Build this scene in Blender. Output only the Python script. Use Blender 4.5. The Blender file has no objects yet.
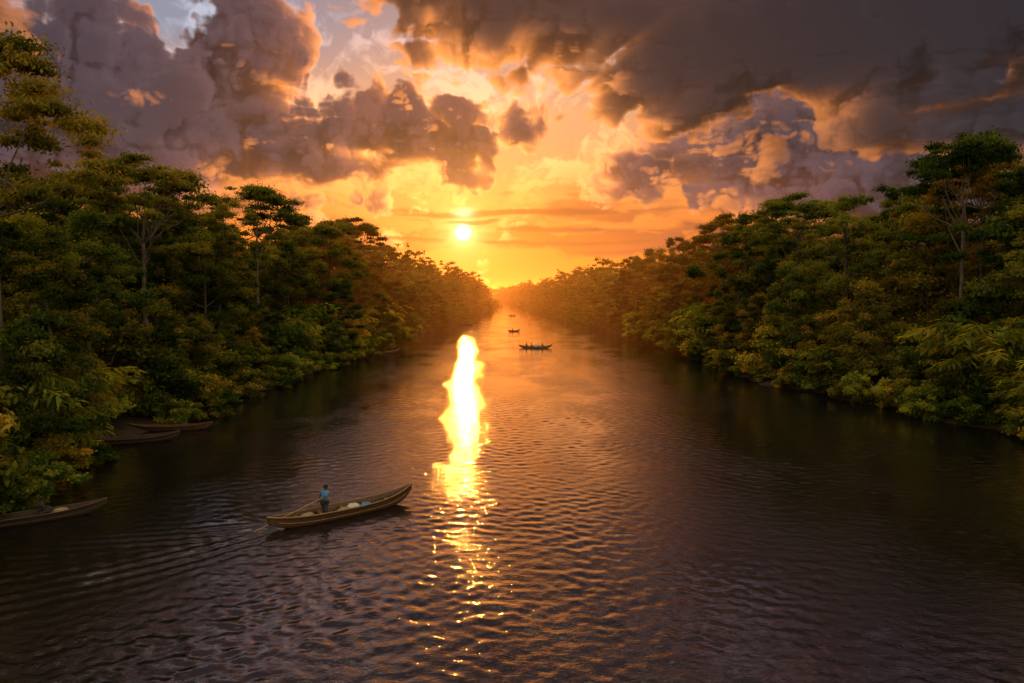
import bpy, math, random, time
import numpy as np
from mathutils import Vector, Matrix, Quaternion
random.seed(7); rng=np.random.default_rng(7)
sc=bpy.context.scene
COL=sc.collection
F=683.0; CH=12.0; PITCH=math.atan(45.5/683.0)
def azel(px,py):
    vx=(px-512)/F; vz=-(py-341.5)/F; vy=1.0
    y=vy*math.cos(PITCH)+vz*math.sin(PITCH); z=-vy*math.sin(PITCH)+vz*math.cos(PITCH)
    return math.atan2(vx,y), math.atan2(z,math.hypot(vx,y))
# ---------------------------------------------------------------- camera
cd=bpy.data.cameras.new("camera"); cam=bpy.data.objects.new("camera",cd); COL.objects.link(cam)
cd.lens=24; cd.sensor_width=36; cd.clip_end=12000; cd.clip_start=0.3
cam.location=(0,0,CH); cam.rotation_euler=(math.pi/2-PITCH,0,0); sc.camera=cam
sc.view_settings.view_transform='Standard'; sc.view_settings.look='None'; sc.view_settings.exposure=0
SAZ,SEL=azel(463,233)
SUN=Vector((math.sin(SAZ)*math.cos(SEL),math.cos(SAZ)*math.cos(SEL),math.sin(SEL)))
# ---------------------------------------------------------------- node helper
class NT:
    def __init__(s,t): s.t=t
    def n(s,ty): return s.t.nodes.new(ty)
    def put(s,sock,v):
        if v is None: return
        if isinstance(v,bpy.types.NodeSocket): s.t.links.new(v,sock)
        else: sock.default_value=v
    def m(s,op,a,b=None,c=None,clamp=False):
        n=s.n('ShaderNodeMath'); n.operation=op; n.use_clamp=clamp
        s.put(n.inputs[0],a); s.put(n.inputs[1],b); s.put(n.inputs[2],c); return n.outputs[0]
    def v(s,op,a,b=None,out=0):
        n=s.n('ShaderNodeVectorMath'); n.operation=op
        s.put(n.inputs[0],a)
        if op=='SCALE': s.put(n.inputs[3],b)
        else: s.put(n.inputs[1],b)
        return n.outputs[1] if op in('DOT_PRODUCT','LENGTH','DISTANCE') else n.outputs[0]
    def mix(s,f,a,b,bt='MIX'):
        n=s.n('ShaderNodeMix'); n.data_type='RGBA'; n.blend_type=bt; n.clamp_factor=True
        s.put(n.inputs[0],f); s.put(n.inputs[6],a); s.put(n.inputs[7],b); return n.outputs[2]
    def noise(s,vec,scale,detail=4,rough=0.5,dist=0,col=False):
        n=s.n('ShaderNodeTexNoise'); s.put(n.inputs['Vector'],vec)
        n.inputs['Scale'].default_value=scale; n.inputs['Detail'].default_value=detail
        n.inputs['Roughness'].default_value=rough; n.inputs['Distortion'].default_value=dist
        return n.outputs[1] if col else n.outputs[0]
    def ss(s,x,a,b):
        n=s.n('ShaderNodeMapRange'); n.interpolation_type='SMOOTHSTEP'
        s.put(n.inputs[0],x); n.inputs[1].default_value=a; n.inputs[2].default_value=b
        n.inputs[3].default_value=0; n.inputs[4].default_value=1; return n.outputs[0]
# ======== SKY : cloud volumes marched in numpy into an angular sky map
t0=time.time()
AM,EM=0.97,0.60; SW,SH=1480,458
U=np.linspace(-AM,AM,SW,dtype=np.float32); Vv=np.linspace(0,EM,SH,dtype=np.float32)
UU,VV=np.meshgrid(U,Vv)
px_u=(SW-1)/(2*AM); px_v=(SH-1)/EM
sst=lambda x,a,b: (lambda t:t*t*(3-2*t))(np.clip((x-a)/(b-a),0,1))
class VN:
    def __init__(s,seed,fu,fv,fw=1.0,wr=0.3):
        r=np.random.default_rng(seed); s.nu=int(2*AM*fu)+3; s.nv=int(EM*fv)+3; s.nw=int(wr*fw)+3; s.fw=fw
        s.L=(r.random((s.nw,s.nv,s.nu)).astype(np.float32)-0.5)*2
        a=(U+AM)*fu; s.iu=a.astype(int); t=a-s.iu; s.tu=(t*t*t*(t*(t*6-15)+10)).astype(np.float32)[None,:]
        a=Vv*fv; s.iv=a.astype(int); t=a-s.iv; s.tv=(t*t*t*(t*(t*6-15)+10)).astype(np.float32)[:,None]
    def at(s,w=0.0):
        a=w*s.fw; i=int(a); t=a-i; t=t*t*(3-2*t)
        S=s.L[i]*(1-t)+s.L[i+1]*t
        R=S[s.iv]*(1-s.tv)+S[s.iv+1]*s.tv
        return R[:,s.iu]*(1-s.tu)+R[:,s.iu+1]*s.tu
def fbm2(seed,f,oct,rough=0.5,sv=1.0):
    o=0;a=1;tot=0
    for k in range(oct): o=o+a*VN(seed+k*13,f*2.03**k,f*sv*2.03**k).at(); tot+=a; a*=rough
    return o/tot
def gather(A,x,y):
    x=np.clip(x,0,SW-1.001); y=np.clip(y,0,SH-1.001); xi=x.astype(np.int32); yi=y.astype(np.int32); fx=(x-xi); fy=(y-yi)
    f=A.ravel(); b=yi*SW+xi
    return (f[b]*(1-fx)+f[b+1]*fx)*(1-fy)+(f[b+SW]*(1-fx)+f[b+SW+1]*fx)*fy
IX,IY=np.meshgrid(np.arange(SW,dtype=np.float32),np.arange(SH,dtype=np.float32))
WX=0.030*fbm2(1,9,3)+0.010*fbm2(2,38,3); WY=0.020*fbm2(5,9,3)+0.009*fbm2(6,38,3)
GX=IX+WX*px_u*0.9; GY=IY+WY*px_v*0.9
def blob(bl,X,Y):
    o=np.zeros_like(X)
    for (bx,by,sx,sy,w) in bl:
        a,e=azel(bx,by); o+=w*np.exp(-((X-a)*F/sx/1.25)**2-((Y-e)*F/sy/1.25)**2)
    return o
ANG=np.arccos(np.clip(np.sin(VV)*math.sin(SEL)+np.cos(VV)*math.cos(SEL)*np.cos(UU-SAZ),-1,1)).astype(np.float32)
X1=UU+WX*2.2+0.05*fbm2(11,5,2); Y1=VV+WY*2.0
C3=lambda c:np.array(c,np.float32)[None,None,:]
def lerp(a,b,f): return a*(1-f[...,None])+b*f[...,None]
stops=[(0,(0.85,0.18,0.013)),(0.07,(0.95,0.245,0.025)),(0.14,(0.98,0.35,0.072)),(0.25,(0.85,0.45,0.21)),(0.36,(0.44,0.36,0.35)),(0.60,(0.20,0.20,0.26))]
base=np.stack([np.interp(VV,[s[0] for s in stops],[s[1][k] for s in stops]) for k in range(3)],-1).astype(np.float32)
wide=np.exp(-(ANG/0.46)**2); base*=lerp(C3((0.36,0.26,0.32)),C3((1,1,1)),wide)
base=lerp(base,C3((0.24,0.30,0.40)),np.clip(1.2*blob([(185,0,90,34,1.0)],UU,VV),0,0.9))
hs=fbm2(21,14,5,0.6,1.6); hs=gather(hs,IX+WX*px_u*2,IY+WY*px_v*2)
base*=1+0.9*(sst(hs,-0.12,0.35)*sst(VV,0.09,0.2))[...,None]*C3((1,0.9,0.8))
ls=fbm2(31,5,5,0.58,5.0); ls=gather(ls,IX+WX*px_u*1.5,IY+WY*px_v*0.5)
lowc=lerp(C3((0.46,0.10,0.010)),C3((0.15,0.056,0.038)),sst(ANG,0.05,0.38))
lowm=np.clip(sst(ls,-0.04,0.20)+0.9*blob([(200,195,200,16,1.0),(850,215,160,16,.9),(620,215,80,10,.6)],X1,VV+WY*0.4)*sst(ls,-0.25,0.1),0,1)
base=lerp(base,lowc,0.85*lowm*sst(-VV,-0.20,-0.10))
base+=np.exp(-ANG/0.15)[...,None]*C3((0.95,0.22,0.010))
def volume(P,octs,amp,thr,wk,dens,kap,nsl,dw,seed,fu0,sv,sharp,sunc,ambc,ambn,warpamt=1.0,billow=0.8,kf=1.0):
    ns=[VN(seed+17*k,fu0*2.05**k,fu0*sv*2.05**k,fu0*2.05**k,nsl*dw) for k in range(octs)]
    D=np.empty((nsl,SH,SW),np.float32)
    gx=IX+(GX-IX)*warpamt; gy=IY+(GY-IY)*warpamt
    for s in range(nsl):
        w=s*dw; q=(s+0.5)/nsl*2-1; f=0;a=1.0;tot=0
        for k,nn in enumerate(ns):
            v=nn.at(w)
            if k>0: v=billow*(np.abs(v)*2-0.8)+(1-billow)*v
            f=f+a*v; tot+=a; a*=0.64
        f=gather((f/tot).astype(np.float32),gx,gy)
        D[s]=np.clip((P-thr-wk*q*q+amp*f)*sharp,0,1)
    L=np.empty_like(D)
    du=(SAZ-UU); dv=(SEL-VV)+0.10; m=np.hypot(du,dv); rate=np.minimum(m/0.22,2.6)/np.maximum(m,1e-4)
    sx=IX+du*rate*dw*px_u; sy=IY+dv*rate*dw*px_v; stepl=np.sqrt(1+(m*rate)**2)*dw
    acc=np.zeros((SH,SW),np.float32)
    for s in range(nsl-1,-1,-1):
        acc=gather(acc,sx,sy)+D[s]*stepl*dens; L[s]=acc
    T=np.ones((SH,SW),np.float32); C=np.zeros((SH,SW,3),np.float32)
    near=np.exp(-ANG/0.22); g=(0.24+2.2*np.exp(-ANG/0.26))
    fx=IX-np.sign(UU-SAZ)*1.2*dw*px_u; fy=IY+1.6*dw*px_v; accf=np.zeros((SH,SW),np.float32)
    for s in range(nsl):
        d=D[s]; a=1-np.exp(-d*dens*dw)
        accf=gather(accf,fx,fy)+d*dw*dens
        amb=np.exp(-accf*kf)
        lit=(np.exp(-kap*L[s])+0.22*np.exp(-kap*0.25*L[s]))*g
        c=lit[...,None]*C3(sunc)+(0.20+1.45*amb)[...,None]*lerp(C3(ambc),C3(ambn),near)
        C+=(T*a)[...,None]*c; T*=1-a
    return C,T
cum=[(55,75,85,55,.9),(155,95,100,48,.9),(250,60,50,48,.85),(290,118,110,36,.9),(395,132,70,28,.85),(468,140,38,18,.6),(10,165,120,26,.5),(215,172,160,8,.35),
 (740,130,60,40,.8),(705,175,60,26,.62),(860,150,110,48,.85),(1000,160,110,60,.85),(612,188,36,12,.7),(800,205,110,12,.4),(540,130,24,12,.6),(480,50,26,9,.6),(432,72,32,4,.6),(165,2,36,12,-.9),(350,62,26,34,-.5)]
P1=blob(cum,X1,Y1)+0.4*sst(np.abs(UU),0.74,0.95)
P1=0.80*np.tanh(P1/0.80)
C1_,T1_=volume(P1,7,1.1,0.36,0.50,190.,0.50,36,0.0042,300,10.,1.15,4.5,(1.40,0.43,0.08),(0.054,0.049,0.071),(0.26,0.072,0.018),0.8,0.85,0.55)
deck=[(690,5,200,38,1.2),(900,25,210,52,1.4),(560,18,80,18,.8),(1070,80,140,62,1.0),(620,92,50,9,.5),(700,95,70,9,.45),(960,105,70,14,.5),(20,10,60,30,.5),(430,-5,60,10,.5)]
X2=UU+WX*2.8; Y2=VV+WY*2.0
P2=blob(deck,X2,Y2)+0.5*sst(VV,0.44,0.56)
P2=0.95*np.tanh(P2/0.95)
C2_,T2_=volume(P2,7,1.3,0.32,0.35,150.,0.65,26,0.0042,740,7.,1.7,3.2,(1.20,0.37,0.07),(0.023,0.022,0.030),(0.11,0.036,0.012),0.8,0.7,0.6)
sky=base*T1_[...,None]+C1_
sky=sky*T2_[...,None]+C2_
strk=[(520,213,80,3.0,.8),(470,221,28,2.0,.9),(570,230,60,2.5,.7),(440,192,90,5,.6),(640,203,50,4,.5),(545,243,90,2,.5),(420,215,45,2,.4),(330,205,90,4,.4),(400,238,50,2,.4),(620,252,60,2,.4)]
SD=blob(strk,UU+WX*1.2,VV+WY*0.25)+0.55*ls
sv=sst(SD,0.24,0.62)
sky=lerp(sky,lerp(C3((0.74,0.19,0.015)),C3((0.28,0.09,0.035)),sst(ANG,0.0,0.3)),0.88*sv)
sky+=np.exp(-ANG/0.30)[...,None]*C3((0.09,0.026,0.003))
sky+=np.exp(-ANG/0.06)[...,None]*C3((0.50,0.17,0.015))
gl=1-0.65*sv
sky+=(gl/(1+(ANG/0.012)**2))[...,None]*C3((1.4,1.1,0.55))
sky+=(np.exp(-(ANG/0.0075)**2)*gl)[...,None]*C3((4,3.6,2.8))
sky+=(np.exp(-((UU-SAZ-0.001)/0.013)**2-((VV-SEL-0.028)/0.007)**2))[...,None]*C3((0.9,0.7,0.4))
buf=np.ones((SH,SW,4),np.float32); buf[...,:3]=sky
img=bpy.data.images.new("sky_field",SW,SH,alpha=False,float_buffer=True); img.colorspace_settings.name='Linear Rec.709'
img.pixels.foreach_set(buf.ravel()); img.update(); img.pack()
print("sky",time.time()-t0)
W=bpy.data.worlds.new("World"); sc.world=W; W.use_nodes=True; wt=W.node_tree; wt.nodes.clear(); N=NT(wt)
tc=N.n('ShaderNodeTexCoord'); dirv=tc.outputs['Generated']
sp=N.n('ShaderNodeSeparateXYZ'); wt.links.new(dirv,sp.inputs[0])
az=N.m('ARCTAN2',sp.outputs[0],sp.outputs[1]); ela=N.m('ABSOLUTE',N.m('ARCSINE',sp.outputs[2])); aaz=N.m('ABSOLUTE',az)
cb=N.n('ShaderNodeCombineXYZ'); wt.links.new(N.m('MULTIPLY_ADD',az,0.5/AM,0.5),cb.inputs[0]); wt.links.new(N.m('DIVIDE',ela,EM),cb.inputs[1])
it=N.n('ShaderNodeTexImage'); it.image=img; it.extension='EXTEND'; it.interpolation='Linear'; wt.links.new(cb.outputs[0],it.inputs[0])
nz=N.noise(dirv,2.5,3,0.6)
nz2=N.noise(dirv,7.0,4,0.6)
ovc=N.mix(nz2,(0.020,0.016,0.024,1),(0.16,0.11,0.11,1))
sky=N.mix(N.ss(ela,0.50,0.60),it.outputs[0],ovc)
fill_mask=N.m('MAXIMUM',N.ss(ela,0.80,1.10),N.ss(aaz,0.88,1.3))
up=N.mix(nz,(0.32,0.27,0.21,1),(1.65,1.30,0.86,1))  # out-of-view sky overhead and behind, brightened as added fill for the foliage
sky=N.mix(fill_mask,sky,up)
ns=N.n('ShaderNodeTexSky'); ns.sky_type='NISHITA'; ns.sun_disc=False; ns.sun_elevation=SEL; ns.sun_rotation=SAZ; ns.altitude=50
sky=N.v('ADD',sky,N.v('SCALE',ns.outputs[0],0.002))
bg=N.n('ShaderNodeBackground'); wt.links.new(sky,bg.inputs[0]); bg.inputs[1].default_value=1.0
wo=N.n('ShaderNodeOutputWorld'); wt.links.new(bg.outputs[0],wo.inputs[0])
W.cycles.sampling_method='MANUAL'; W.cycles.sample_map_resolution=512
# ---------------------------------------------------------------- sun
sl=bpy.data.lights.new("sun",'SUN'); so=bpy.data.objects.new("sun",sl); COL.objects.link(so)
sl.energy=0.65; sl.angle=math.radians(0.5); sl.color=(1.0,0.38,0.05)
so.rotation_euler=(-SUN).to_track_quat('-Z','Y').to_euler(); so.location=(0,0,100)
# ---------------------------------------------------------------- materials
def newmat(name):
    m=bpy.data.materials.new(name); m.use_nodes=True; t=m.node_tree; t.nodes.clear(); return m,NT(t)
def outp(n,sh,disp=None,vol=None):
    o=n.n('ShaderNodeOutputMaterial')
    if sh: n.t.links.new(sh,o.inputs[0])
    if vol: n.t.links.new(vol,o.inputs[1])
def simple(name,c1,c2,scale=3,rough=0.8,bump=0.3,stretch=(1,1,1),spec=0.3):
    m,n=newmat(name); tc=n.n('ShaderNodeTexCoord'); v=n.v('MULTIPLY',tc.outputs['Object'],stretch)
    f=n.noise(v,scale,6,0.6); c=n.mix(n.ss(f,0.3,0.7),c1,c2)
    p=n.n('ShaderNodeBsdfPrincipled'); n.t.links.new(c,p.inputs['Base Color']); p.inputs['Roughness'].default_value=rough
    p.inputs['Specular IOR Level'].default_value=spec
    b=n.n('ShaderNodeBump'); b.inputs['Strength'].default_value=bump; b.inputs['Distance'].default_value=0.05
    n.t.links.new(f,b.inputs['Height']); n.t.links.new(b.outputs[0],p.inputs['Normal']); outp(n,p.outputs[0]); return m
def leafmat(name,dark,mid,light,trans=0.42):
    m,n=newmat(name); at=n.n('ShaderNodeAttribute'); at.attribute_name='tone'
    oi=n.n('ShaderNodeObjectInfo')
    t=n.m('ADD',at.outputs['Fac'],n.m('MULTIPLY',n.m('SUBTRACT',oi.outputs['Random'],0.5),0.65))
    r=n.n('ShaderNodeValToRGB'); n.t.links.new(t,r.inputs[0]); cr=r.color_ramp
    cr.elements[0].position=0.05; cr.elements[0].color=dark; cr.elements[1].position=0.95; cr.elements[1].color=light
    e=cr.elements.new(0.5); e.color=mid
    hv=n.m('FRACT',n.m('MULTIPLY',oi.outputs['Random'],7.31))
    rc=n.mix(1.0,r.outputs[0],n.mix(hv,(0.80,1.05,0.9,1),(1.22,1.0,0.85,1)),'MULTIPLY')
    d=n.n('ShaderNodeBsdfDiffuse'); n.t.links.new(rc,d.inputs['Color'])
    tr=n.n('ShaderNodeBsdfTranslucent'); n.t.links.new(n.mix(1.0,rc,(4.2,2.7,0.8,1),'MULTIPLY'),tr.inputs[0])
    mx=n.n('ShaderNodeMixShader'); mx.inputs[0].default_value=trans
    n.t.links.new(d.outputs[0],mx.inputs[1]); n.t.links.new(tr.outputs[0],mx.inputs[2]); outp(n,mx.outputs[0]); return m
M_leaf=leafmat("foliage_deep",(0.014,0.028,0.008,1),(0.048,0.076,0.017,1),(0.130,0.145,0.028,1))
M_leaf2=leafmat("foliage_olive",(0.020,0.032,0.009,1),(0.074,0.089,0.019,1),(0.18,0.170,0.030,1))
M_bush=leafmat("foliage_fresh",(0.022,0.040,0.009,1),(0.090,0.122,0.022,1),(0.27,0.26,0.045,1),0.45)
M_bark=simple("bark",(0.035,0.025,0.018,1),(0.09,0.063,0.045,1),2.0,0.9,0.6,(3,3,0.5))
M_barkpale=simple("bark_pale",(0.07,0.05,0.035,1),(0.15,0.11,0.08,1),2.0,0.85,0.4,(3,3,0.5))
M_wood=simple("weathered_wood",(0.030,0.016,0.009,1),(0.12,0.060,0.028,1),4,0.42,0.3,(0.6,8,8))
M_woodtan=simple("worn_tan_wood",(0.15,0.08,0.03,1),(0.34,0.19,0.075,1),4,0.4,0.2,(0.6,6,6))
M_oar=simple("bleached_oar_wood",(0.20,0.13,0.07,1),(0.32,0.22,0.12,1),4,0.5,0.2,(0.6,6,6))
M_inner=simple("dark_hull_wood",(0.018,0.013,0.010,1),(0.05,0.033,0.021,1),4,0.7,0.3,(0.6,8,8))
M_skin=simple("skin",(0.06,0.03,0.018,1),(0.09,0.045,0.028,1),5,0.55,0.05)
M_hair=simple("hair",(0.008,0.006,0.005,1),(0.015,0.012,0.01,1),30,0.9,0.3)
M_blue=simple("blue_cloth",(0.05,0.15,0.36,1),(0.08,0.22,0.46,1),6,0.85,0.3)
M_dark=simple("dark_cloth",(0.02,0.02,0.028,1),(0.045,0.04,0.05,1),6,0.9,0.3)
M_red=simple("red_cloth",(0.25,0.05,0.03,1),(0.35,0.08,0.05,1),6,0.9,0.3)
M_white=simple("pale_cloth",(0.40,0.38,0.35,1),(0.55,0.52,0.47,1),6,0.9,0.4)
M_sack=simple("sackcloth",(0.20,0.15,0.10,1),(0.34,0.26,0.17,1),12,0.95,0.5)
m,n=newmat("river_bank_soil"); M_ground=m
geo=n.n('ShaderNodeNewGeometry'); f=n.noise(geo.outputs['Position'],0.5,8,0.6); f2=n.noise(geo.outputs['Position'],0.06,4)
c=n.mix(n.ss(f,0.35,0.65),(0.016,0.013,0.008,1),(0.035,0.026,0.014,1))
spz=n.n('ShaderNodeSeparateXYZ'); n.t.links.new(geo.outputs['Position'],spz.inputs[0])
c=n.mix(n.ss(spz.outputs[2],1.0,0.1),n.mix(n.ss(f2,0.35,0.6),(0.014,0.020,0.006,1),c),n.mix(n.ss(f,0.3,0.7),(0.022,0.015,0.010,1),(0.06,0.038,0.022,1)))
p=n.n('ShaderNodeBsdfPrincipled'); n.t.links.new(c,p.inputs['Base Color']); p.inputs['Roughness'].default_value=0.85; p.inputs['Specular IOR Level'].default_value=0.15
b=n.n('ShaderNodeBump'); b.inputs['Distance'].default_value=0.3; b.inputs['Strength'].default_value=0.6; n.t.links.new(f,b.inputs['Height']); n.t.links.new(b.outputs[0],p.inputs['Normal']); outp(n,p.outputs[0])
# water
m,n=newmat("river_water"); M_water=m
geo=n.n('ShaderNodeNewGeometry'); pos=geo.outputs['Position']
p=n.n('ShaderNodeBsdfPrincipled'); p.inputs['Base Color'].default_value=(0.005,0.004,0.005,1); p.inputs['Roughness'].default_value=0.035
p.inputs['IOR'].default_value=2.4
h1=n.noise(n.v('MULTIPLY',pos,(0.7,1.3,1)),3.0,3,0.6,1.2); h2=n.noise(n.v('MULTIPLY',pos,(0.8,1.4,1)),9.0,2,0.6,0.5)
patch=n.ss(n.noise(n.v('MULTIPLY',pos,(1,0.5,1)),0.12,4,0.65),0.38,0.62)
hh=n.m('ADD',n.m('MULTIPLY',n.m('MULTIPLY',h1,0.028),n.m('MULTIPLY_ADD',patch,0.7,0.4)),n.m('MULTIPLY',n.m('MULTIPLY',h2,0.012),n.m('MULTIPLY_ADD',patch,1.0,0.2)))
b=n.n('ShaderNodeBump'); b.inputs['Distance'].default_value=1.0; b.inputs['Strength'].default_value=0.8
n.t.links.new(hh,b.inputs['Height']); n.t.links.new(b.outputs[0],p.inputs['Normal']); outp(n,p.outputs[0])
# ---------------------------------------------------------------- mesh helpers
def mesh_np(name,V,Q,mat,tone=None,smooth=False):
    V=np.asarray(V,dtype=np.float32); Q=np.asarray(Q,dtype=np.int32)
    me=bpy.data.meshes.new(name); me.vertices.add(len(V)); me.vertices.foreach_set("co",V.ravel())
    me.loops.add(Q.size); me.loops.foreach_set("vertex_index",Q.ravel())
    me.polygons.add(len(Q)); me.polygons.foreach_set("loop_start",np.arange(0,Q.size,Q.shape[1],dtype=np.int32))
    if smooth: me.polygons.foreach_set("use_smooth",np.ones(len(Q),dtype=bool))
    me.update(calc_edges=True)
    if tone is not None:
        a=me.attributes.new("tone",'FLOAT','POINT'); a.data.foreach_set("value",np.asarray(tone,dtype=np.float32))
    me.materials.append(mat); return me
def obj(name,data,parent=None,loc=None,rot=None,label=None,cat=None,kind=None,group=None):
    o=bpy.data.objects.new(name,data); COL.objects.link(o)
    if parent: o.parent=parent
    if loc is not None: o.location=loc
    if rot is not None: o.rotation_euler=rot
    if label: o["label"]=label
    if cat: o["category"]=cat
    if kind: o["kind"]=kind
    if group: o["group"]=group
    return o
def tube(pts,rad,sides=7):
    pts=[Vector(p) for p in pts]; V=[];Q=[]
    up=Vector((0.13,0.97,0.2))
    for i,p in enumerate(pts):
        t=(pts[min(i+1,len(pts)-1)]-pts[max(i-1,0)]).normalized()
        a=t.cross(up).normalized(); b=t.cross(a)
        for k in range(sides):
            th=2*math.pi*k/sides; V.append(p+(a*math.cos(th)+b*math.sin(th))*rad[i])
    for i in range(len(pts)-1):
        for k in range(sides):
            k2=(k+1)%sides; Q.append((i*sides+k,i*sides+k2,(i+1)*sides+k2,(i+1)*sides+k))
    return np.array([tuple(v) for v in V]),np.array(Q)
def joinp(parts):
    Vs=[];Qs=[];o=0
    for V,Q in parts: Vs.append(V);Qs.append(Q+o);o+=len(V)
    return np.vstack(Vs),np.vstack(Qs)
def leaves(C,R,n_per,size,r,flat=0.7,droop=0.0,lw=0.45):
    C=np.asarray(C,float); R=np.asarray(R,float); K=len(C)
    cnt=np.maximum(8,(n_per*(R/np.mean(R))**2).astype(int)); idx=np.repeat(np.arange(K),cnt); n=len(idx)
    d=r.normal(size=(n,3)); d/=np.linalg.norm(d,axis=1)[:,None]
    d[:,2]=np.where(d[:,2]<-0.3,-d[:,2]*0.6,d[:,2])
    rr=R[idx]*(r.random(n)**0.40)*(1+0.30*r.normal(size=n))
    off=d*rr[:,None]; off[:,2]*=flat
    c=C[idx]+off
    nrm=d*0.9+r.normal(size=(n,3))*0.55+np.array([0,0,0.35]); nrm/=np.linalg.norm(nrm,axis=1)[:,None]
    a=np.cross(nrm,r.normal(size=(n,3))); a/=np.linalg.norm(a,axis=1)[:,None]
    a[:,2]-=droop; a/=np.linalg.norm(a,axis=1)[:,None]
    bb=np.cross(nrm,a)
    L=size*(0.6+0.8*r.random(n))[:,None]
    V=np.empty((n,4,3)); V[:,0]=c-a*L*0.5; V[:,1]=c+bb*L*lw*0.5; V[:,2]=c+a*L*0.5-nrm*L*0.12; V[:,3]=c-bb*L*lw*0.5
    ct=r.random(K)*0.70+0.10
    tone=ct[idx]+0.22*(off[:,2]/R[idx])+0.15*r.normal(size=n)  # random tone per clump, plus painted shading: clump tops lighter than undersides
    return V.reshape(-1,3),np.arange(4*n).reshape(-1,4),np.repeat(np.clip(tone,0,1),4)
def limb(a,b,r0,r1,r,sag=0.15,k=5):
    a=np.array(a,float);b=np.array(b,float);pts=[];ra=[]
    L=np.linalg.norm(b-a)
    for i in range(k+1):
        t=i/k; p=a*(1-t)+b*t; p[2]-=sag*L*math.sin(math.pi*t)*0.5
        if 0<i<k: p+=r.normal(size=3)*L*0.025
        pts.append(p); ra.append(r0*(1-t)+r1*t)
    return tube(pts,ra,5)
# ---------------------------------------------------------------- tree kinds
def trunkpts(h,r,lean=0.03):
    pts=[]
    dx,dy=r.normal(size=2)*lean
    for i in range(8):
        t=i/7; pts.append((dx*h*t+0.012*h*math.sin(3*t+dx*40),dy*h*t+0.01*h*math.sin(2.5*t+dy*50),h*t-0.6*(i==0)))
    return pts
def mktree(kind,seed,H,detail=1.0):
    r=np.random.default_rng(seed); parts=[]; C=[];R=[]
    ls=0.35; npc=400; flat=0.85; droop=0
    if kind=='dome':
        tp=trunkpts(H*0.72,r); rad=[0.5,0.42,0.36,0.32,0.28,0.24,0.18,0.1]
        lobes=[]
        for i in range(11):
            th=i*2.4+r.random(); u=(i+0.5)/11; z=H*(0.36+0.50*u)+r.normal()*H*0.02; q=H*0.22*(1-0.75*u**2)*(0.6+0.7*r.random()); lobes.append((q*math.cos(th),q*math.sin(th),z,H*(0.06+0.08*r.random())))
        for (lx,ly,lz,lr) in lobes:
            for k in range(10):
                d=r.normal(size=3); d/=np.linalg.norm(d); d[2]=abs(d[2])*0.9-0.15
                C.append((lx+d[0]*lr*1.1,ly+d[1]*lr*1.1,lz+d[2]*lr*1.0)); R.append(H*0.032*(0.5+1.1*r.random()))
        npc=270; flat=1.0
    elif kind=='umbrella':
        tp=trunkpts(H*0.72,r,0.015); rad=[0.42,0.30,0.26,0.23,0.21,0.19,0.16,0.11]
        W=H*0.27; flat=0.6
        for i in range(64):
            th=r.random()*2*math.pi; q=W*math.sqrt(r.random())*(0.7+0.4*r.random())
            z=H*(0.955-0.24*(q/W)**2)+r.normal()*H*0.032
            C.append((q*math.cos(th),q*math.sin(th),z)); R.append(H*0.044*(0.5+1.0*r.random()))
        for i in range(18):
            th=r.random()*6.28; q=W*(0.2+0.65*r.random()); C.append((q*math.cos(th),q*math.sin(th),H*(0.56+0.22*r.random()))); R.append(H*0.038)
        npc=330
    elif kind=='column':
        tp=trunkpts(H*0.85,r); rad=[0.4,0.34,0.3,0.26,0.22,0.18,0.13,0.06]
        for i in range(90):
            th=r.random()*2*math.pi; u=r.random()**0.85; z=H*(0.10+0.86*u)
            q=H*0.24*(1-0.65*u**2)*(0.5+0.6*r.random())
            C.append((q*math.cos(th),q*math.sin(th),z)); R.append(H*0.046*(0.5+1.0*r.random()))
        npc=300
    elif kind=='thicket':
        tp=trunkpts(H*0.7,r,0.06); rad=[0.25,0.22,0.2,0.17,0.14,0.11,0.08,0.05]; npc=320
        for i in range(64):
            th=r.random()*6.28; u=r.random(); z=H*(0.06+0.92*u); q=H*0.38*math.sqrt(max(0.05,1-u**2.2))*(0.4+0.7*r.random())
            C.append((q*math.cos(th),q*math.sin(th),z)); R.append(H*0.066*(0.5+1.0*r.random()))
    parts.append(tube(tp,[x*H/26 for x in rad],9))
    tpn=np.array(tp)
    order=r.permutation(len(C))[:16]
    for i in order:
        c=np.array(C[i])
        if kind=='umbrella': j=r.integers(5,8)
        else:
            j=int(np.argmin(np.abs(tpn[:,2]-(c[2]-np.hypot(c[0],c[1])*0.6)))); j=max(1,j)
        parts.append(limb(tpn[j],c,0.10*H/26,0.03,r,sag=0.22 if kind=='umbrella' else 0.1))
    C=np.array(C); 
    C[:,:2]+=tpn[-1,:2]*0.8
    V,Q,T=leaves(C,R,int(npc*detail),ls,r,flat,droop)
    return joinp(parts),(V,Q,T)
KINDS=[('dome',26),('dome',24),('dome',22),('umbrella',28),('umbrella',26),('column',23),('column',20),('thicket',13),('thicket',11),('dome',24),('dome',25)]
PROTO={}
for i,(k,H) in enumerate(KINDS):
    (tv,tq),(lv,lq,lt)=mktree(k,100+i*7,H)
    tm=mesh_np("trunk_"+k,tv,tq,M_barkpale if k=='umbrella' else M_bark,smooth=True)
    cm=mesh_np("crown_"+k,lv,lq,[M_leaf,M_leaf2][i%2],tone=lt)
    PROTO.setdefault(k,[]).append((tm,cm,H))
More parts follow.
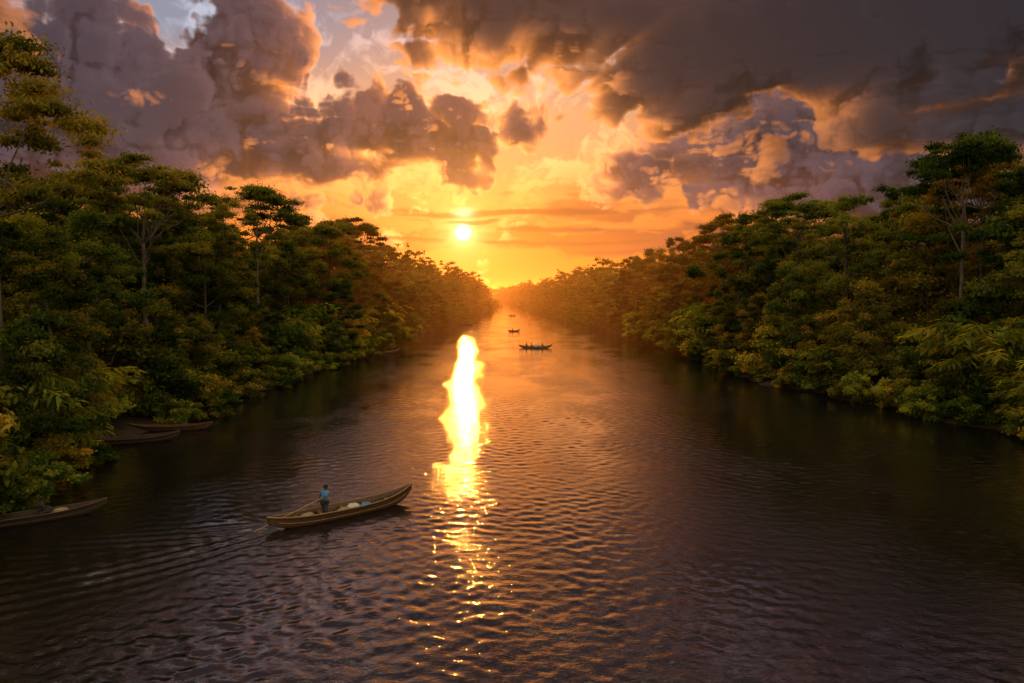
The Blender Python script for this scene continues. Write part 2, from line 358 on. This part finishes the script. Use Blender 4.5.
# ---------------------------------------------------------------- banks
LY=[-200,0,30,41,55,72,100,152,241,400,512,820,1170,1600,2200,4000]
LX=[-34,-30,-28,-29.5,-33,-32,-31.5,-29,-26,-20,-17.5,-21,-62,-170,-420,-1300]
RY=[-200,0,40,57,69,80,92,110,139,210,341,585,910,1170,1600,2200,4000]
RX=[46,44,43,43,42,38,34.5,35.5,36,33,24,14,-6,-28,-110,-340,-1200]
def wob(y,s):
    y=np.asarray(y,float)
    return 0.9*np.sin(y*0.21+s)+0.6*np.sin(y*0.47+2*s)+0.35*np.sin(y*1.13+s*3)+np.clip((y-90)/120,0,1)*(1.9*np.sin(y*0.043+s*2)+1.4*np.sin(y*0.093+s*5))
def xL(y): return np.interp(y,LY,LX)+wob(y,1.0)
def xR(y): return np.interp(y,RY,RX)+wob(y,2.7)
HD=[-30,-8,-2,0,1.5,4,15,60,200,900]; HH=[-4,-2.5,-0.6,0.0,0.45,1.1,2.6,6.0,8.5,10]
def bankd(x,y): return np.maximum(xL(y)-x,x-xR(y))
def gz(x,y): return float(np.interp(bankd(x,y),HD,HH))
ys=np.concatenate([np.arange(-120,20,8.0),np.arange(20,200,1.0),np.geomspace(200,6000,160)])
offs=np.array([0,0.5,1,1.5,2.2,3,4,5.5,7.5,10,14,20,30,45,70,110,180,320,700,1500,4000],float)
tin=np.linspace(0,1,26)[1:-1]
rows=[]
for y in ys:
    l=float(xL(y)); rr_=float(xR(y))
    xs=np.concatenate([l-offs[::-1],l+(rr_-l)*tin,rr_+offs]); rows.append(np.stack([xs,np.full_like(xs,y)],1))
A=np.array(rows); ny,nx=A.shape[:2]
dd=np.maximum(xL(A[...,1])-A[...,0],A[...,0]-xR(A[...,1]))
Z=np.interp(dd,HD,HH); Z+=np.where(dd>0.3,0.12*np.sin(A[...,0]*1.3+A[...,1]*0.7)*np.cos(A[...,1]*0.9),0)
V=np.dstack([A,Z]).reshape(-1,3); ii=np.arange(ny*nx).reshape(ny,nx)
Q=np.stack([ii[:-1,:-1],ii[:-1,1:],ii[1:,1:],ii[1:,:-1]],-1).reshape(-1,4)
obj("ground",mesh_np("ground",V,Q,M_ground,smooth=True),kind="structure")
# ---------------------------------------------------------------- water mesh
ys=np.concatenate([np.arange(-60,14,2.0),np.exp(np.arange(math.log(14),math.log(1500),0.0036))])
nxw=820
tt=np.linspace(0,1,nxw)
X=np.empty((len(ys),nxw)); 
for i,y in enumerate(ys): X[i]=(float(xL(y))-2.5)*(1-tt)+(float(xR(y))+2.5)*tt
Y=np.repeat(ys[:,None],nxw,1)
dyv=np.gradient(ys)[:,None]
Z=np.zeros_like(X); r=np.random.default_rng(3)
pm=np.clip(0.85+0.50*np.sin(X*0.11+Y*0.05+1)*np.sin(Y*0.07-X*0.04)+0.38*np.sin(X*0.31-Y*0.22+np.sin(Y*0.13))*np.sin(Y*0.27+X*0.13+np.sin(X*0.2)),0.3,1.5)
for i in range(84):
    lam=0.30*(1.25/0.30)**r.random(); th=math.radians(-92+r.normal()*44); k=2*math.pi/lam
    s=0.0120; att=np.clip((lam/np.maximum(dyv,0.10)-2.3)/2.3,0,1)
    ph=r.random()*6.28
    Z+=s/k*att*np.sin(k*(X*math.cos(th)+Y*math.sin(th))+ph+2.6*np.sin(X*0.41+Y*0.14+i)+2.6*np.sin(Y*0.35-X*0.17+i*2))
Z*=pm
BC=np.array([-9.2,36.8]); BH=math.radians(39); bd=np.array([math.cos(BH),math.sin(BH)]); bn=np.array([-bd[1],bd[0]])
rx=X-BC[0]; ry=Y-BC[1]; a=-(rx*bd[0]+ry*bd[1])-2.5; l=rx*bn[0]+ry*bn[1]; l=l-0.018*np.clip(a,0,60)**2
ap=np.clip(a,0,None); al=np.abs(l)
brk=0.7+0.3*np.sin(X*0.9+Y*0.5)*np.sin(Y*1.1-X*0.3)
wk=np.where(a>0,0.026*np.sin(2*math.pi*ap/1.0+0.5*np.sin(l))*np.exp(-(l/(0.3+0.25*ap))**2)*np.exp(-ap/16)
   +0.052*brk*np.sin(2*math.pi*(al-0.28*ap)/(0.80+0.02*ap))*np.exp(-((al-0.27*ap)/(0.7+0.19*ap))**2)*np.exp(-ap/30)*np.clip(ap,0,1),0)
Z+=wk
V=np.dstack([X,Y,Z]).reshape(-1,3); ii=np.arange(X.size).reshape(X.shape)
Q=np.stack([ii[:-1,:-1],ii[:-1,1:],ii[1:,1:],ii[1:,:-1]],-1).reshape(-1,4)
obj("river_water",mesh_np("river_water",V,Q,M_water,smooth=True),kind="structure")
# ---------------------------------------------------------------- trees
LAB={'dome':("broad rounded rainforest tree with dense dark crown on the riverbank",),
 'umbrella':("tall flat-topped rainforest tree with slender trunk above the canopy",),
 'column':("leafy rainforest tree clothed in foliage down its trunk",),
 'thicket':("low dense bushy tree standing at the water's edge",)}
TREES=[]
def tree(kind,vi,x,y,h,rotz=None,sink=0.0,name="rainforest_tree"):
    tm,cm,H=PROTO[kind][vi%len(PROTO[kind])]
    s=h/H
    e=obj(name,None,loc=(x,y,gz(x,y)-0.1),rot=(0,0,random.random()*6.28 if rotz is None else rotz),label=LAB[kind][0],cat="tree",group="trees of the riverside rainforest")
    w=s*(0.90+0.3*random.random()); e.scale=(w,w,s); e.empty_display_size=1
    obj("trunk",tm,parent=e); obj("crown",cm,parent=e); TREES.append((x,y))
special=[('umbrella',0,-33.8,45,27.8),('thicket',0,-31.0,41.5,9),('thicket',1,-31.6,45.5,11),('thicket',0,-32.4,37.5,9),('column',1,-33.0,49,15),('dome',2,-37.5,49,18),('umbrella',1,-43,80,26.5),('dome',3,-40,93,24),('umbrella',0,-41.5,112,28.0),('dome',1,-47,66,24),
 ('umbrella',1,49.5,76,28),('umbrella',0,54.5,80,26),('dome',0,45,92,24.5),('umbrella',1,46.5,112,27),('dome',0,44,128,27),('column',0,52,66,21),('dome',3,60,88,27),
 ('umbrella',0,46,150,27.5),('dome',1,47,185,28),('dome',1,-37,135,28),('umbrella',1,-40,175,30),('column',0,-38,54,17),('dome',0,-37,60,19)]
for t in special: tree(*t)
def free(x,y,dmin):
    return all((x-a)**2+(y-b)**2>dmin*dmin for a,b in TREES)
for side in (-1,1):
    for ri,off in enumerate((3.0,10,18,28,40,14,24)):
        y=30+ri*3
        while y<250:
            yy=y+random.uniform(-2,2); d=off+random.uniform(-1.5,2.5)
            x=(float(xL(yy))-d) if side<0 else (float(xR(yy))+d)
            if not (side>0 and yy<46 and ri<2) and free(x,yy,3.6):
                if ri==0: k=random.choice(['thicket','thicket','column']); h=random.uniform(7,15)
                elif ri==1: k=random.choice(['column','dome','column','thicket']); h=random.uniform(13,21)
                elif ri>=5: k='thicket'; h=random.uniform(9,15)
                else: k=random.choice(['dome','dome','column','dome','dome' if random.random()<0.8 else 'umbrella']); h=random.uniform(19,28)
                if k=='umbrella' : h=random.uniform(24,27)
                if side>0 and yy<70: h*=0.86
                if side<0 and yy<62 and ri in(1,2,3): h*=0.76
                elif side<0 and yy<100: h*=0.90
                if len(TREES)<298: tree(k,random.randint(0,4),x,yy,h)
            y+= (6.5,7.2,8,9.5,11,10,12)[ri]*(1+yy/500)
print("TREES",len(TREES))
# ---------------------------------------------------------------- riverside shrubs
def mkbush(seed,W,H,frond):
    r=np.random.default_rng(seed); C=[];R=[];Vs=[];Ts=[]
    if frond:
        n=0
        for s in range(46):
            th=r.random()*6.28; reach=W*(0.3+0.7*r.random()); top=H*(0.55+0.55*r.random()); t=np.linspace(0.12,1,26)
            px=reach*t**1.3*math.cos(th)+r.normal()*0.1; py=reach*t**1.3*math.sin(th); pz=top*np.sin(t*math.pi*0.62)*1.0
            pts=np.stack([px,py,pz],1); tn=r.random()*0.5+0.3
            for sgn in(-1,1):
                side=np.array([-math.sin(th)*sgn,math.cos(th)*sgn,-0.25]); fw=np.array([math.cos(th),math.sin(th),-0.1])
                for p in pts:
                    c=p+r.normal(size=3)*0.08; a=side*0.8+fw*0.7+r.normal(size=3)*0.25; a/=np.linalg.norm(a); L=0.55*(0.6+0.7*r.random())
                    b=np.cross(a,[0,0,1.0]); b/=np.linalg.norm(b)
                    Vs.append([c,c+a*L*0.5+b*L*0.13,c+a*L-np.array([0,0,0.2*L]),c+a*L*0.5-b*L*0.13]); Ts+= [tn+r.normal()*0.1]*4; n+=1
        V=np.array(Vs).reshape(-1,3); Q=np.arange(4*n).reshape(-1,4); T=np.array(Ts)
        C2=[(r.normal()*W*0.3,r.normal()*W*0.3,H*0.3*(0.4+r.random())) for _ in range(10)]
        V2,Q2,T2=leaves(C2,[0.7]*10,160,0.34,r,0.8)
        return np.vstack([V,V2]),np.vstack([Q,Q2+len(V)]),np.concatenate([T,T2])
    for i in range(30):
        th=r.random()*6.28; u=r.random(); q=W*math.sqrt(1-u*u*0.8)*(0.3+0.75*r.random())
        C.append((q*math.cos(th),q*math.sin(th),H*(0.06+0.86*u))); R.append(0.14*H*(0.5+1.0*r.random())+0.15)
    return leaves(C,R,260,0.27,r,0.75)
BP=[]
for i,(W_,H_,fr) in enumerate([(2.6,3.2,0),(2.2,2.6,0),(2.8,3.0,1),(3.2,4.2,1),(2.4,3.8,0)]):
    V,Q,T=mkbush(50+i,W_,H_,fr); BP.append(mesh_np("bush",V,Q,M_bush,tone=T))
BL=["dense leafy shrub overhanging the river edge","low rounded green shrub on the muddy bank","arching fern-like shrub with feathery fronds at the waterline","tall bamboo-like clump of arching fronds beside the river","upright leafy shrub growing on the bank"]
nb=0
def bush(i,x,y,s):
    global nb
    e=obj("riverside_bush",BP[i],loc=(x,y,max(-0.1,gz(x,y)-0.15)),rot=(0,0,random.random()*6.28),label=BL[i],cat="bush",group="shrubs lining the riverbanks"); e.scale=(s,s,s*random.uniform(0.8,1.3)); nb+=1
for (bx,by,bs,bi) in ((-30.2,43.5,1.0,4),(-30.6,46.0,1.1,2),(-31.4,48.3,1.0,1),(-29.4,40.2,0.9,0)): bush(bi,bx,by,bs)
for side in(-1,1):
    for ri,(off,st,smin,smax) in enumerate(((0.0,2.7,0.6,1.15),(3.2,4.4,0.9,1.7),(7.5,6.5,1.2,2.0))):
        y=29.0
        while y<200:
            yy=y+random.uniform(-1,1); d=off+random.uniform(-1.0,1.0)
            x=(float(xL(yy))-d) if side<0 else (float(xR(yy))+d)
            gap=(side<0 and 48<yy<63 and ri==0)
            if not gap and nb<298: bush(random.randint(0,4),x,yy,random.uniform(smin,smax)*(1+yy/400))
            y+=st*(1+yy/110)
print("BUSHES",nb)
# ---------------------------------------------------------------- far forest (stuff)
def lowtree(seed):
    r=np.random.default_rng(seed); C=[];R=[]
    top=r.random()
    for i in range(38):
        th=r.random()*6.28; u=r.random(); q=6*(math.sin(math.pi*(0.2+0.75*u)))**0.6*(0.3+0.8*r.random())
        if top>0.6 and u>0.6: q*=1.3
        C.append((q*math.cos(th),q*math.sin(th),26*(0.12+0.85*u))); R.append(1.4*(0.5+1.0*r.random()))
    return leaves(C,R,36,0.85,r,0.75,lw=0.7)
LT=[lowtree(900+i) for i in range(9)]
Vs=[];Ts=[];cnt=0; r=np.random.default_rng(11)
y=238.0
while y<1750:
    for side in(-1,1):
        for off in (0.5,8,17,28,42,60):
            if y>700 and off==42: continue
            yy=y+r.uniform(-4,4); d=off+r.uniform(-3,3)
            x=(float(xL(yy))-d) if side<0 else (float(xR(yy))+d)
            V,Q,T=LT[r.integers(9)]; th=r.random()*6.28; h=(0.32 if off<5 else 0.68 if off<12 else 0.95)*r.uniform(0.80,1.15)*(1+0.08*min(1,(yy-200)/300))*(0.95 if side>0 else 1.03)
            w=h*0.55+0.45; c_,s_=math.cos(th),math.sin(th)
            P_=np.stack([(V[:,0]*c_-V[:,1]*s_)*w+x,(V[:,0]*s_+V[:,1]*c_)*w+yy,V[:,2]*h+gz(x,yy)-0.8],1)
            Vs.append(P_); Ts.append(T*0.8+r.uniform(0,0.2)); cnt+=1
    y+=8.0*(1+y/900)
y=30.0
while y<250:
    for side in(-1,1):
        for off in (46,54,62,76,92,110):
            yy=y+r.uniform(-3,3); d=off+r.uniform(-4,4)
            x=(float(xL(yy))-d) if side<0 else (float(xR(yy))+d)
            V,Q,T=LT[r.integers(9)]; h=r.uniform(0.74,0.96)*(0.62 if off in(46,62) else 1.0); P_=V*np.array([1.0,1.0,h])+np.array([x,yy,gz(x,yy)-1.5]); Vs.append(P_); Ts.append(T); cnt+=1
    y+=8
V=np.vstack(Vs); Q=np.arange(len(V)).reshape(-1,4)
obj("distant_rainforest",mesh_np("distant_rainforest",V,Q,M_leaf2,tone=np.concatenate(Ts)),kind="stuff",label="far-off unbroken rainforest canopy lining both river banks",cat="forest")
print("FAR",cnt,len(Q))
C=[];R=[]
for side in(-1,1):
    for i in range(1900):
        yy=28+ (250-28)*random.random()**1.4; d=0.2+random.random()**1.4*34
        x=(float(xL(yy))-d) if side<0 else (float(xR(yy))+d)
        if side<0 and 49<yy<64 and d<2.5: continue
        C.append((x,yy,gz(x,yy)+0.35)); R.append(random.uniform(0.5,1.3))
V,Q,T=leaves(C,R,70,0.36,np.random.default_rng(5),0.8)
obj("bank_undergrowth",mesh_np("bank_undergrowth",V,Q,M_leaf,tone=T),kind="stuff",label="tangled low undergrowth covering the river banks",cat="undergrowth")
# ---------------------------------------------------------------- canoes
def hull_mesh(L,B,Dp,bow=0.55,stern=0.3):
    ns_=33; nsec=9
    def ring(s,t,inset):
        w=max(0.02,(B/2)*(max(0,1-abs(s)**2.4))**0.85-inset*(0.9 if abs(s)<0.97 else 0.2)); w=max(w,0.012)
        rise=(bow if s>0 else stern)*abs(s)**3.2
        gzz=Dp*0.72+rise; kz=-Dp*0.28+ (rise+Dp*0.55)*abs(s)**5 + (inset*1.0)
        kz=min(kz,gzz-0.03)
        th=math.pi*(t/(nsec-1)); cx=math.cos(th); sx=math.sin(th)
        return (s*(L/2-(inset if abs(s)>0.98 else 0)), w*math.copysign(abs(cx)**0.75,cx), gzz-(gzz-kz)*sx**0.8 if sx>1e-6 else gzz)
    V=[];Q=[]
    S=np.linspace(-1,1,ns_)
    for s in S:
        for t in range(nsec): V.append(ring(s,t,0))
    o=len(V)
    for s in S:
        for t in range(nsec): V.append(ring(s,t,0.05))
    for i in range(ns_-1):
        for t in range(nsec-1):
            Q.append((i*nsec+t,i*nsec+t+1,(i+1)*nsec+t+1,(i+1)*nsec+t))
            Q.append((o+i*nsec+t,o+(i+1)*nsec+t,o+(i+1)*nsec+t+1,o+i*nsec+t+1))
        for t in(0,nsec-1):
            Q.append((i*nsec+t,(i+1)*nsec+t,o+(i+1)*nsec+t,o+i*nsec+t))
    for i in (0,ns_-1):
        for t in range(nsec-1): Q.append((i*nsec+t,o+i*nsec+t,o+i*nsec+t+1,i*nsec+t+1))
    def edge(s,sgn,dz=0.0,out=0.02):
        p=ring(s,0 if sgn>0 else nsec-1,0); return (p[0],p[1]+sgn*out*(1-abs(s)**8),p[2]+dz)
    rails=[]
    for sgn in(-1,1):
        rails.append(tube([edge(s,sgn,0.012) for s in S],[0.035]*ns_,6))
    strake=[]
    for sgn in(-1,1):
        pts=[]
        for s in S[2:-2]:
            p=ring(s,1 if sgn>0 else nsec-2,0); pts.append((p[0],p[1]+sgn*0.012,p[2]))
        strake.append(tube(pts,[0.018]*len(pts),5))
    return (np.array(V),np.array(Q)),joinp(rails),joinp(strake)
def boxp(cx,cy,cz,sx,sy,sz):
    V=np.array([(cx+a*sx/2,cy+b*sy/2,cz+c*sz/2) for a in(-1,1) for b in(-1,1) for c in(-1,1)])
    Q=np.array([(0,1,3,2),(4,6,7,5),(0,4,5,1),(2,3,7,6),(0,2,6,4),(1,5,7,3)]); return V,Q
def canoe(L,B,Dp,loc,rot,label,thw=4,hm=M_wood,group=None,bow=0.55,stern=0.3,tilt=0.0,name="wooden_canoe",rm=None):
    (h,rl,st)=hull_mesh(L,B,Dp,bow,stern); rm=rm or M_woodtan
    e=obj(name,None,loc=loc,rot=(tilt,0,rot),label=label,cat="canoe",group=group)
    obj("hull",mesh_np("hull",h[0],h[1],hm,smooth=True),parent=e)
    obj("gunwale",mesh_np("gunwale",rl[0],rl[1],rm,smooth=True),parent=e)
    obj("rubbing_strake",mesh_np("rubbing_strake",st[0],st[1],rm,smooth=True),parent=e)
    for i in range(thw):
        s=-0.62+1.24*i/max(1,thw-1); w=B*(1-abs(s)**2.4)**0.85-0.10
        V,Q=boxp(s*L/2,0,Dp*0.5+0.1*abs(s)**3,0.2,w,0.035); obj("seat_plank",mesh_np("seat_plank",V,Q,rm),parent=e)
    return e
def local(e,x,y,z):
    a=e.rotation_euler[2]; return (e.location[0]+x*math.cos(a)-y*math.sin(a), e.location[1]+x*math.sin(a)+y*math.cos(a), e.location[2]+z)
# ---------------------------------------------------------------- people
def skinmesh(name,verts,edges,rad,mat,sub=1,root=0):
    me=bpy.data.meshes.new(name); me.from_pydata(verts,edges,[]); o=bpy.data.objects.new(name+"_tmp",me); COL.objects.link(o)
    md=o.modifiers.new("s",'SKIN'); md.use_smooth_shade=True
    for i,sv in enumerate(me.skin_vertices[0].data):
        rr=rad[i]; sv.radius=(rr if isinstance(rr,tuple) else (rr,rr)); sv.use_root=(i==root)
    if sub: 
        sd=o.modifiers.new("u",'SUBSURF'); sd.levels=sub; sd.render_levels=sub
    dg=bpy.context.evaluated_depsgraph_get(); dg.update()
    nm=bpy.data.meshes.new_from_object(o.evaluated_get(dg)); nm.name=name
    bpy.data.objects.remove(o,do_unlink=True)
    nm.materials.clear(); nm.materials.append(mat); return nm
def person(loc,rotz,pose,shirt,trousers,label,fingers=True,group=None,scale=(1,1,1)):
    V=[];E=[];R=[];ix={}
    def add(k,p,r,par=None):
        ix[k]=len(V); V.append(p); R.append(r)
        if par is not None: E.append((ix[par],ix[k]))
    J=pose
    add('pel',J['pel'],0.125)
    add('spi',J['spi'],0.115,'pel'); add('che',J['che'],0.135,'spi'); add('nek',J['nek'],0.052,'che')
    hd=Vector(J['head']); 
    add('jaw',tuple(hd+Vector((0.015,0,-0.07))),0.062,'nek'); add('hd',tuple(hd),0.090,'jaw'); add('top',tuple(hd+Vector((-0.01,0,0.075))),0.062,'hd')
    add('nose',tuple(hd+Vector((0.115,0,-0.02))),0.012,'hd')
    for s,k in((1,'l'),(-1,'r')):
        add('ear'+k,tuple(hd+Vector((-0.01,0.098*s,-0.01))),0.014,'hd')
        add('sh'+k,J['sh'+k],0.062,'che'); add('el'+k,J['el'+k],0.043,'sh'+k); add('wr'+k,J['wr'+k],0.028,'el'+k)
        w=Vector(J['wr'+k]); d=(w-Vector(J['el'+k])).normalized(); hp=w+d*0.08
        add('ha'+k,tuple(hp),0.034,'wr'+k)
        if fingers:
            sd=d.cross(Vector((0,0,1))); sd=sd.normalized() if sd.length>0.1 else Vector((0,1,0))
            dn=d.cross(sd).normalized()
            if dn.z>0: dn=-dn
            for f in range(4):
                b0=hp+sd*(-0.03+0.02*f)+d*0.02; ln=(0.07,0.08,0.075,0.06)[f]
                add('f%s%da'%(k,f),tuple(b0),0.010,'ha'+k); add('f%s%db'%(k,f),tuple(b0+d*ln*0.5+dn*0.015),0.009,'f%s%da'%(k,f)); add('f%s%dc'%(k,f),tuple(b0+d*ln*0.6+dn*ln*0.6),0.008,'f%s%db'%(k,f))
            t0=w+d*0.04-sd*0.045; add('t%sa'%k,tuple(t0),0.012,'ha'+k); add('t%sb'%k,tuple(t0+d*0.035-sd*0.01+dn*0.02),0.010,'t%sa'%k)
        add('hi'+k,J['hi'+k],0.09,'pel'); add('kn'+k,J['kn'+k],0.06,'hi'+k); add('an'+k,J['an'+k],0.038,'kn'+k)
        a=Vector(J['an'+k]); add('to'+k,tuple(a+Vector((0.16,0.02*s,-0.045))),0.032,'an'+k)
    e=obj("person",None,loc=loc,rot=(0,0,rotz),label=label,cat="person",group=group); e.scale=scale
    obj("body",skinmesh("body",V,E,R,M_skin),parent=e)
    V2=[J['pel'],J['spi'],J['che'],J['shl'],tuple(Vector(J['shl']).lerp(Vector(J['ell']),0.75)),J['shr'],tuple(Vector(J['shr']).lerp(Vector(J['elr']),0.75))]
    obj("shirt",skinmesh("shirt",V2,[(0,1),(1,2),(2,3),(3,4),(2,5),(5,6)],[0.165,0.16,0.18,0.10,0.078,0.10,0.078],shirt),parent=e)
    V3=[J['pel']]; E3=[];R3=[0.155]
    for k in 'lr':
        b=len(V3); V3+=[J['hi'+k],J['kn'+k],tuple(Vector(J['kn'+k]).lerp(Vector(J['an'+k]),0.75))]; R3+=[0.115,0.088,0.07]; E3+=[(0,b),(b,b+1),(b+1,b+2)]
    obj("trousers",skinmesh("trousers",V3,E3,R3,trousers),parent=e)
    Vh=[];Qh=[]; nu,nv=14,6
    for j in range(nv+1):
        for i in range(nu):
            th=2*math.pi*i/nu; ph=(math.pi*0.56)*j/nv*(1.0-0.25*max(0,math.cos(th)))
            rr=0.108; Vh.append((hd.x-0.008+rr*1.02*math.sin(ph)*math.cos(th),hd.y+rr*0.94*math.sin(ph)*math.sin(th),hd.z+0.012+rr*1.08*math.cos(ph)))
    for j in range(nv):
        for i in range(nu): Qh.append((j*nu+i,j*nu+(i+1)%nu,(j+1)*nu+(i+1)%nu,(j+1)*nu+i))
    obj("hair",mesh_np("hair",np.array(Vh),np.array(Qh),M_hair,smooth=True),parent=e)
    return e
STAND=dict(pel=(0,0,.93),spi=(.01,0,1.13),che=(.04,0,1.36),nek=(.06,0,1.49),head=(.08,0,1.62),
 shl=(.04,.21,1.42),shr=(.04,-.21,1.42),ell=(-.04,.34,1.17),elr=(-.12,-.32,1.17),wrl=(-.22,.16,1.02),wrr=(-.30,-.10,1.00),
 hil=(0,.10,.88),hir=(0,-.10,.88),knl=(.06,.17,.49),knr=(.0,-.17,.49),anl=(.02,.20,.08),anr=(-.06,-.20,.08))
SIT=dict(pel=(0,0,.12),spi=(.02,0,.33),che=(.07,0,.56),nek=(.10,0,.69),head=(.13,0,.82),
 shl=(.07,.19,.62),shr=(.07,-.19,.62),ell=(.18,.26,.38),elr=(.18,-.26,.38),wrl=(.40,.16,.32),wrr=(.40,-.16,.32),
 hil=(.02,.10,.10),hir=(.02,-.10,.10),knl=(.42,.14,.20),knr=(.42,-.14,.20),anl=(.52,.12,-.20),anr=(.52,-.12,-.20))
MC=canoe(8.5,1.34,0.66,(BC[0],BC[1],0.03),BH,"long wooden river canoe with tan gunwales, paddled mid-river",thw=5,bow=0.5,stern=0.22)
pl=local(MC,-1.15,0,-0.08); person((pl[0],pl[1],MC.location[2]-0.10),BH,STAND,M_blue,M_dark,"person in blue shirt standing in canoe holding steering oar",scale=(1.18,1.18,1.12))
oa=np.array((-1.50,-0.02,1.09)); ob=np.array((-5.0,0.40,-0.10))
V,Q=tube([oa+(ob-oa)*t for t in np.linspace(-0.10,1,7)],[0.028]*7,7)
oar=obj("steering_oar",None,loc=MC.location,rot=(0,0,BH),label="long wooden steering oar trailing behind canoe into water",cat="oar")
obj("shaft",mesh_np("shaft",V,Q,M_oar,smooth=True),parent=oar)
dv=(ob-oa)/np.linalg.norm(ob-oa); V,Q=boxp(0,0,0,0.8,0.2,0.03); V[:4,1]*=1.3
obj("blade",mesh_np("blade",V+np.array(ob)+dv*0.35,Q,M_oar),parent=oar)
def sack(loc,s,mat,label,name="cargo_sack",cat="sack"):
    r=np.random.default_rng(int(abs(loc[0]*100))+3); nu,nv=14,9; V=[];Q=[]
    for j in range(nv+1):
        for i in range(nu):
            th=6.2832*i/nu; ph=math.pi*j/nv
            k=1+0.10*math.sin(3*th+loc[0])*math.sin(ph)+0.05*r.normal()
            V.append((s[0]*math.copysign(abs(math.sin(ph)*math.cos(th))**0.8,math.cos(th))*k,s[1]*math.copysign(abs(math.sin(ph)*math.sin(th))**0.8,math.sin(th))*k,s[2]*math.cos(ph)*k))
    for j in range(nv):
        for i in range(nu): Q.append((j*nu+i,j*nu+(i+1)%nu,(j+1)*nu+(i+1)%nu,(j+1)*nu+i))
    return obj(name,mesh_np(name,np.array(V),np.array(Q),mat,smooth=True),loc=loc,rot=(0,0,BH+0.2),label=label,cat=cat)
sack(local(MC,0.55,0.10,0.28),(0.38,0.28,0.20),M_white,"pale cloth bundle lying in the canoe",name="cloth_bundle",cat="bundle")
sack(local(MC,1.25,-0.08,0.26),(0.35,0.28,0.20),M_blue,"blue bag lying in the canoe",name="blue_bag",cat="bag")
sack(local(MC,-2.1,0.05,0.28),(0.38,0.26,0.22),M_sack,"tan sack resting in the canoe's stern")
sack(local(MC,-0.1,-0.10,0.26),(0.4,0.25,0.18),M_sack,"tan sack resting amidships in the canoe")
GM="canoes moored along the muddy bank"
C1=canoe(8.4,1.2,0.55,(-26.2,35.3,0.03),math.radians(33),"weathered wooden canoe moored beside overhanging bushes",thw=4,group=GM,hm=M_inner,rm=M_wood,bow=0.28)
C2=canoe(6.8,1.1,0.55,(-30.9,55.2,0.08),math.radians(24),"dark wooden canoe drawn up on the muddy bank",thw=4,group=GM,tilt=0.05,bow=0.3,hm=M_inner,rm=M_wood)
C3=canoe(7.2,1.1,0.5,(-30.6,60.5,0.05),math.radians(8),"slim wooden canoe resting against the muddy shore",thw=4,group=GM,bow=0.3,rm=M_wood)
C4=canoe(7.0,1.1,0.5,(float(xL(142))+3.2,142,0.05),math.radians(35),"small wooden canoe moored by the forest edge",thw=3,group=GM)
p1=local(C1,1.1,0,0.28); person(p1,math.radians(33),SIT,M_dark,M_dark,"person in dark clothes sitting in a moored canoe")
sack(local(C1,2.0,0,0.25),(0.4,0.3,0.25),M_sack,"tan sack inside the moored canoe")
M1=canoe(7.8,1.2,0.5,(5.4,157,0.05),math.radians(-12),"long passenger canoe crossing the open river",thw=4,hm=M_woodtan)
for i,(s,c) in enumerate(((-2.2,M_red),(-1.0,M_white),(1.5,M_dark))):
    q=local(M1,s,0,0.25); person(q,math.radians(-12),SIT,c,M_dark,["seated person in red shirt riding in the canoe","seated person in pale shirt riding in the canoe","seated person in dark clothes riding in the canoe"][i],fingers=False,scale=(1.05,)*3)
sack(local(M1,0.3,0,0.5),(0.9,0.5,0.4),M_white,"pale bundle of cargo in the passenger canoe",name="cargo_bundle",cat="bundle")
for (px,py,L,h) in ((514,331.5,4.2,12),(487,313.5,5.5,20),(512,316,5,-30),(425,325,5.5,20)):
    Dd=8196/(py-296); x=(px-512)/F*Dd
    x=max(x,float(xL(Dd))+4.0)
    e=canoe(L,1.0,0.45,(x,Dd,0.05),math.radians(h),"small dark fishing canoe on the distant river",thw=2,group="small canoes on the distant river")
    q=local(e,-0.6,0,0.2); person(q,math.radians(h),SIT,M_dark,M_dark,"person in dark clothes sitting in a small canoe",fingers=False)
# ---------------------------------------------------------------- evening haze over the far reach: self-glowing box imitates scattered sunlight
m,n=newmat("river_haze_glow"); em=n.n('ShaderNodeEmission'); em.inputs[0].default_value=(1.0,0.22,0.025,1); em.inputs[1].default_value=0.0011; outp(n,None,vol=em.outputs[0])
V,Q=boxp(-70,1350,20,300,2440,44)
obj("haze_glow",mesh_np("haze_glow",V,Q,m),kind="structure")
